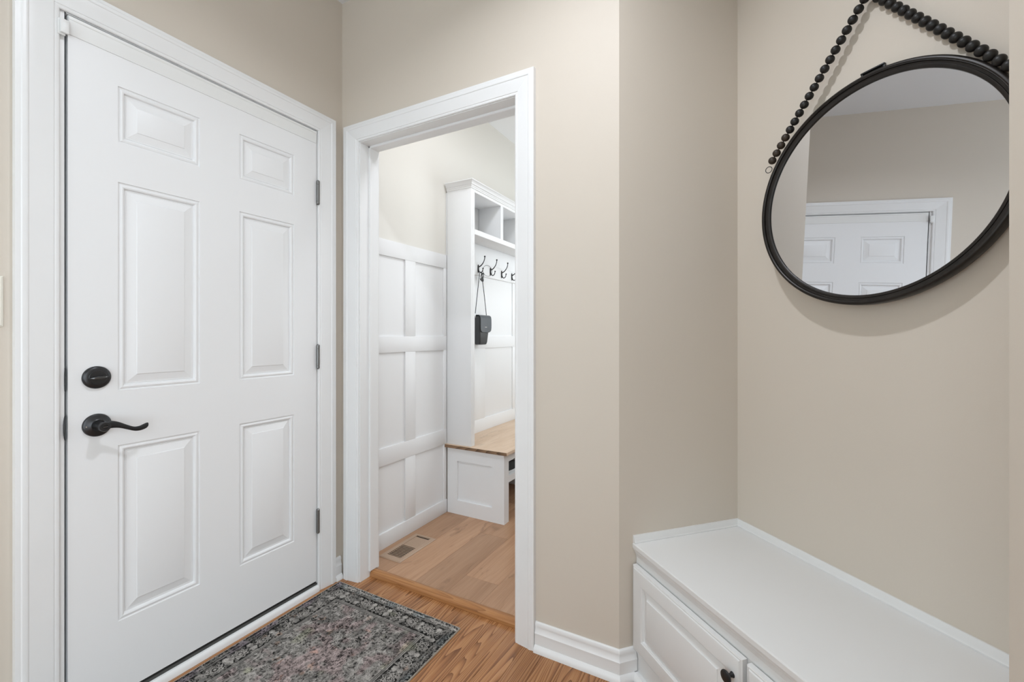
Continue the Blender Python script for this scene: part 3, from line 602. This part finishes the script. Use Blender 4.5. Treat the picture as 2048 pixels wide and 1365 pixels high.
# ------------------------------------------------------------------ rug
def make_rug():
    Wd, Hd = .692, 1.30; s = .0021; nx = int(Wd/s); ny = int(Hd/s)
    rs = np.random.RandomState(5)
    def noise(cx, cy):
        gx, gy = int(Wd/cx)+3, int(Hd/cy)+3; g = rs.rand(gy, gx)
        X, Y = np.meshgrid(np.linspace(0, gx-2.001, nx), np.linspace(0, gy-2.001, ny)); xi = X.astype(int); yi = Y.astype(int); fx = X-xi; fy = Y-yi
        fx = fx*fx*(3-2*fx); fy = fy*fy*(3-2*fy)
        return (g[yi, xi]*(1-fx)+g[yi, xi+1]*fx)*(1-fy)+(g[yi+1, xi]*(1-fx)+g[yi+1, xi+1]*fx)*fy
    xs = (np.arange(nx)+.5)*s; yy = (np.arange(ny)+.5)*s; X, Y = np.meshgrid(xs, yy)      # Y measured from the far edge
    dx = np.minimum(X, Wd-X); dy = np.minimum(Y, Hd-Y); D = np.minimum(dx, dy)
    along = np.where(dx < dy, Y, X)                       # coordinate along the band
    ln = np.zeros_like(X)
    def stroke(f, w): return np.clip(1.3-np.abs(f)/w, 0, 1)
    # --- border rosettes
    per = .0865; u = (along-.066+per*20) % per; u = np.abs(np.minimum(u, per-u)); v = D-.066
    def rosette(u, v, r, k, ph=0):
        rr = np.hypot(u, v); th = np.arctan2(v, u); q = r*(1+.16*np.cos(k*th+ph))
        return np.maximum.reduce([stroke(rr-q, .0023), stroke(rr-q*.60, .0018), stroke(rr-.003, .0022), .8*stroke(np.sin(k*th+ph)*rr, .0014)*(rr < q)*(rr > q*.35)])
    b = rosette(u, v, .0215, 8)
    uu = np.abs(per/2-u); b = np.maximum(b, rosette(uu, v-.010, .0105, 5, 1)); b = np.maximum(b, rosette(uu, v+.014, .0085, 6))
    sw_ = v-.012*np.cos(2*np.pi*u/per*1.0); b = np.maximum(b, .8*stroke(sw_, .0018)); b = np.maximum(b, .7*stroke(v+.015*np.cos(2*np.pi*u/per*2), .0016))
    b = np.maximum(b, .7*stroke(np.hypot(u-.022, np.abs(v)-.020)-.005, .0011))
    band = (D > .032) & (D < .100)
    ln = np.where(band, b, ln)
    # --- outer guard: small zigzag leaves
    p2 = .019; w2 = (along % p2); w2 = np.minimum(w2, p2-w2)
    g2 = np.maximum(stroke((D-.017)-(w2-.005)*1.1, .0012), stroke(np.hypot(w2-.0048, D-.017)-.0036, .0011)); ln = np.where(D < .0275, g2*.85, ln)
    for dd, ww, k in ((.0285, .0014, .55), (.0325, .0012, .45), (.1005, .0017, .95), (.1075, .0015, .75), (.1145, .0010, .4)): ln = np.maximum(ln, k*stroke(D-dd, ww))
    # --- field: folded lattice ornaments and a stepped medallion
    cx = np.abs(X-Wd/2); cy = np.abs(Y-Hd/2)
    field = D > .113
    a = .085; fx = np.abs((cx/a) % 1-.5)*a*2; fy = np.abs((cy/a+.5*np.floor(cx/a)) % 1-.5)*a*2
    f1 = np.maximum.reduce([rosette(fx-.0, fy-.0, .018, 6), .8*rosette(fx-.06, fy-.045, .012, 4), .7*stroke(np.abs(fx-fy)-.012, .001), .7*stroke(fx+fy-.060, .0012), .6*stroke(fx-.042-.006*np.sign(np.sin(fy*400)), .0011)])
    f2 = .8*rosette(np.abs(fx-.035), np.abs(fy-.070), .009, 4)
    med = cx/.235+cy/.43; st = np.round(cy*60)/60; medl = stroke(cx/.235+st/.43-1, .010)+.8*stroke(cx/.235+st/.43-.90, .006)+.8*stroke(cx/.13+st/.25-1, .012)
    f3 = np.clip(np.maximum.reduce([f1, f2, medl]), 0, 1)
    ln = np.where(field, f3, ln)
    # --- scrolling outlines and leaf clusters, worn and broken up
    n1 = noise(.10, .10); n2 = noise(.035, .035); n3 = noise(.011, .011); n4 = noise(.0045, .0045); n5 = noise(.0022, .0022)
    sc = np.maximum(stroke((noise(.015, .015)-.5)*.040, .0024), .8*stroke((noise(.010, .010)-.5)*.026, .0022))
    sc2 = stroke((noise(.020, .020)-.5)*.045, .0022)
    leaf = np.clip((noise(.008, .008)-.60)*9, 0, 1)
    ln = np.where(field, np.maximum.reduce([ln, .80*sc, .62*sc2, .28*leaf]), np.where(band, np.maximum.reduce([ln, .50*sc2*(n2 > .45), .45*leaf]), np.where(D < .0275, np.maximum(ln, .85*np.clip((noise(.0042, .0042)-.52)*8, 0, 1)), ln)))
    dk = np.maximum(stroke((noise(.015, .015)-.47)*.035, .0020), np.clip((noise(.010, .010)-.66)*9, 0, 1))
    wear = .40*n1+.25*n2+.20*n3+.15*n4
    base = np.where(band, .013+.030*np.clip((n2-.55)*4, 0, 1), np.where(D < .030, .020+.03*(Y < .03), .10))
    base = np.where(field, .030+.17*np.clip(wear-.32, 0, 1)*1.8, base)
    inside = field & (cx/.235+st/.43 < 1); base = np.where(inside, base*1.10+.010, base)
    base = np.where(field, base*(1-.75*dk), base*(1-.4*dk))
    er = np.clip(.45+1.0*noise(.02, .02)-.25*n4, .25, 1)
    lc = np.where(field, .42, np.where(D < .0275, .26+.20*(Y < .03), .42))
    val = base+(lc-base)*np.clip(ln, 0, 1)*er*.98
    val *= (.72+.56*(.5*n5+.5*n4)); val *= (.88+.24*noise(.003, .03))*(.88+.24*noise(.03, .003))
    col = np.stack([val*1.05, val*.98, val*.90], -1)
    def tint(mask, c, k):
        kk = (np.clip(mask, 0, 1)*k)[..., None]; return col*(1-kk)+col*np.array(c)*kk
    mz = .6*noise(.10, .10)+.4*noise(.03, .03); col = tint((mz-.56)*9*field, (1.12, .88, .93), .6)
    mz = noise(.045, .045)*(.6+.4*n3); col = tint((mz-.72)*9, (1.6, 1.05, .8), .45)
    col = tint((noise(.05, .05)-.45)*5*(X < .035), (1.08, .90, 1.2), .5); col = tint((noise(.05, .05)-.5)*5*((Y < .03) | (X > Wd-.03)), (.85, .98, 1.06), .7)
    mz = noise(.06, .06); col = tint((mz-.82)*8, (1.0, 1.08, .80), .6)
    col = np.clip(col, 0.003, 1)
    # mesh
    th = .0055
    gx, gy = np.meshgrid(np.arange(nx+1)*s, np.arange(ny+1)*s); zz = th+rs.rand(*gx.shape)*.0006
    V = np.stack([gx, -gy, zz], -1).reshape(-1, 3)
    i = np.arange(nx); j = np.arange(ny); I, J = np.meshgrid(i, j); a0 = (J*(nx+1)+I).ravel()
    F = np.stack([a0, a0+nx+1, a0+nx+2, a0+1], -1)
    me = bpy.data.meshes.new('rug_pile'); me.vertices.add(len(V)); me.vertices.foreach_set('co', V.ravel().astype(np.float32))
    me.loops.add(F.size); me.loops.foreach_set('vertex_index', F.ravel().astype(np.int32)); me.polygons.add(len(F))
    me.polygons.foreach_set('loop_start', (np.arange(len(F))*4).astype(np.int32)); me.polygons.foreach_set('loop_total', np.full(len(F), 4, np.int32)); me.update(calc_edges=True)
    vc = np.zeros((ny+1, nx+1, 4), np.float32); vc[..., 3] = 1; vc[:ny, :nx, :3] = col; vc[ny, :nx, :3] = col[-1]; vc[:, nx, :] = vc[:, nx-1, :]
    at = me.color_attributes.new('pattern', 'FLOAT_COLOR', 'POINT'); at.data.foreach_set('color', vc.ravel())
    m = bpy.data.materials.new('printed_rug_pile'); m.use_nodes = True; N = m.node_tree.nodes; L = m.node_tree.links; b = N['Principled BSDF']; b.inputs['Roughness'].default_value = .95; b.inputs['Specular IOR Level'].default_value = .1
    ca = N.new('ShaderNodeVertexColor'); ca.layer_name = 'pattern'; tc = N.new('ShaderNodeTexCoord'); n = N.new('ShaderNodeTexNoise'); n.inputs['Scale'].default_value = 700; n.inputs['Detail'].default_value = 2
    L.new(tc.outputs['Object'], n.inputs['Vector']); mr = N.new('ShaderNodeMapRange'); mr.inputs[1].default_value = .3; mr.inputs[2].default_value = .7; mr.inputs[3].default_value = .7; mr.inputs[4].default_value = 1.3; L.new(n.outputs['Fac'], mr.inputs[0])
    mx = N.new('ShaderNodeMix'); mx.data_type = 'RGBA'; mx.blend_type = 'MULTIPLY'; mx.inputs[0].default_value = 1; L.new(ca.outputs['Color'], mx.inputs[6]); L.new(mr.outputs[0], mx.inputs[7]); L.new(mx.outputs[2], b.inputs['Base Color'])
    me.materials.append(m)
    rug = empty('rug', (.040, -.048, 0), label='charcoal vintage-pattern rug with faded floral border in front of the entry door', category='rug')
    p = link('rug_pile', me, rug); p.location = (.040, -.048, 0)
    p.matrix_parent_inverse = rug.matrix_world.inverted()
    mbk = MB().box(.040, .040+Wd, -.048-Hd, -.048, .0004, .0054); mbk.obj('backing', M_bind, rug)
    # pale overlocked edge, one small loop after another
    m = MB(); r = .0014; k = 0
    def run(p0, p1):
        p0 = Vector(p0); p1 = Vector(p1); n_ = int((p1-p0).length/.0042)
        for q in range(n_):
            c = p0.lerp(p1, (q+.5)/n_); d = (p1-p0).normalized()
            sd = d.cross(Vector((0, 0, 1)))
            m.loops([[c-d*.0013+sd*-.0016+Vector((0, 0, .0002)), c+d*.0013+sd*-.0016+Vector((0, 0, .0002)), c+d*.0013+sd*.0016+Vector((0, 0, .0002)), c-d*.0013+sd*.0016+Vector((0, 0, .0002))],
                     [c-d*.0011-sd*.0012+Vector((0, 0, .0066)), c+d*.0011-sd*.0012+Vector((0, 0, .0066)), c+d*.0011+sd*.0012+Vector((0, 0, .0066)), c-d*.0011+sd*.0012+Vector((0, 0, .0066))]])
    x0, x1, y1, y0 = .040, .040+Wd, -.048, -.048-Hd
    run((x0, y1, 0), (x1, y1, 0)); run((x1, y1, 0), (x1, y0, 0)); run((x0, y0, 0), (x0, y1, 0))
    me2 = bpy.data.meshes.new('edge_stitching'); me2.from_pydata(m.v, [], m.f); me2.update(); me2.materials.append(M_bind)
    link('edge_stitching', me2, rug, kind='stuff', label='pale overlocked stitching along the rug edge')
M_bind = mat('pale_rug_binding', (0.46, 0.41, 0.34), .9)
make_rug()

# ------------------------------------------------------------------ ceiling fixtures (above the frame; the mudroom one is added for its fill light)
for nm, x, y, r, lab in (('ceiling_light', 1.31, -.70, .055, 'round recessed ceiling light of the foyer'), ('ceiling_light', .78, .50, .15, 'round ring of the added mudroom ceiling fill light')):
    e = empty(nm, (x, y, ZC), label=lab, category='light')
    MB().lathe([(r, -.001), (r+.004, -.012), (r+.018, -.010), (r+.022, -.001)], (x, y, ZC), (0, 0, 1), 40, False, False).obj('trim_ring', M_trim, e)
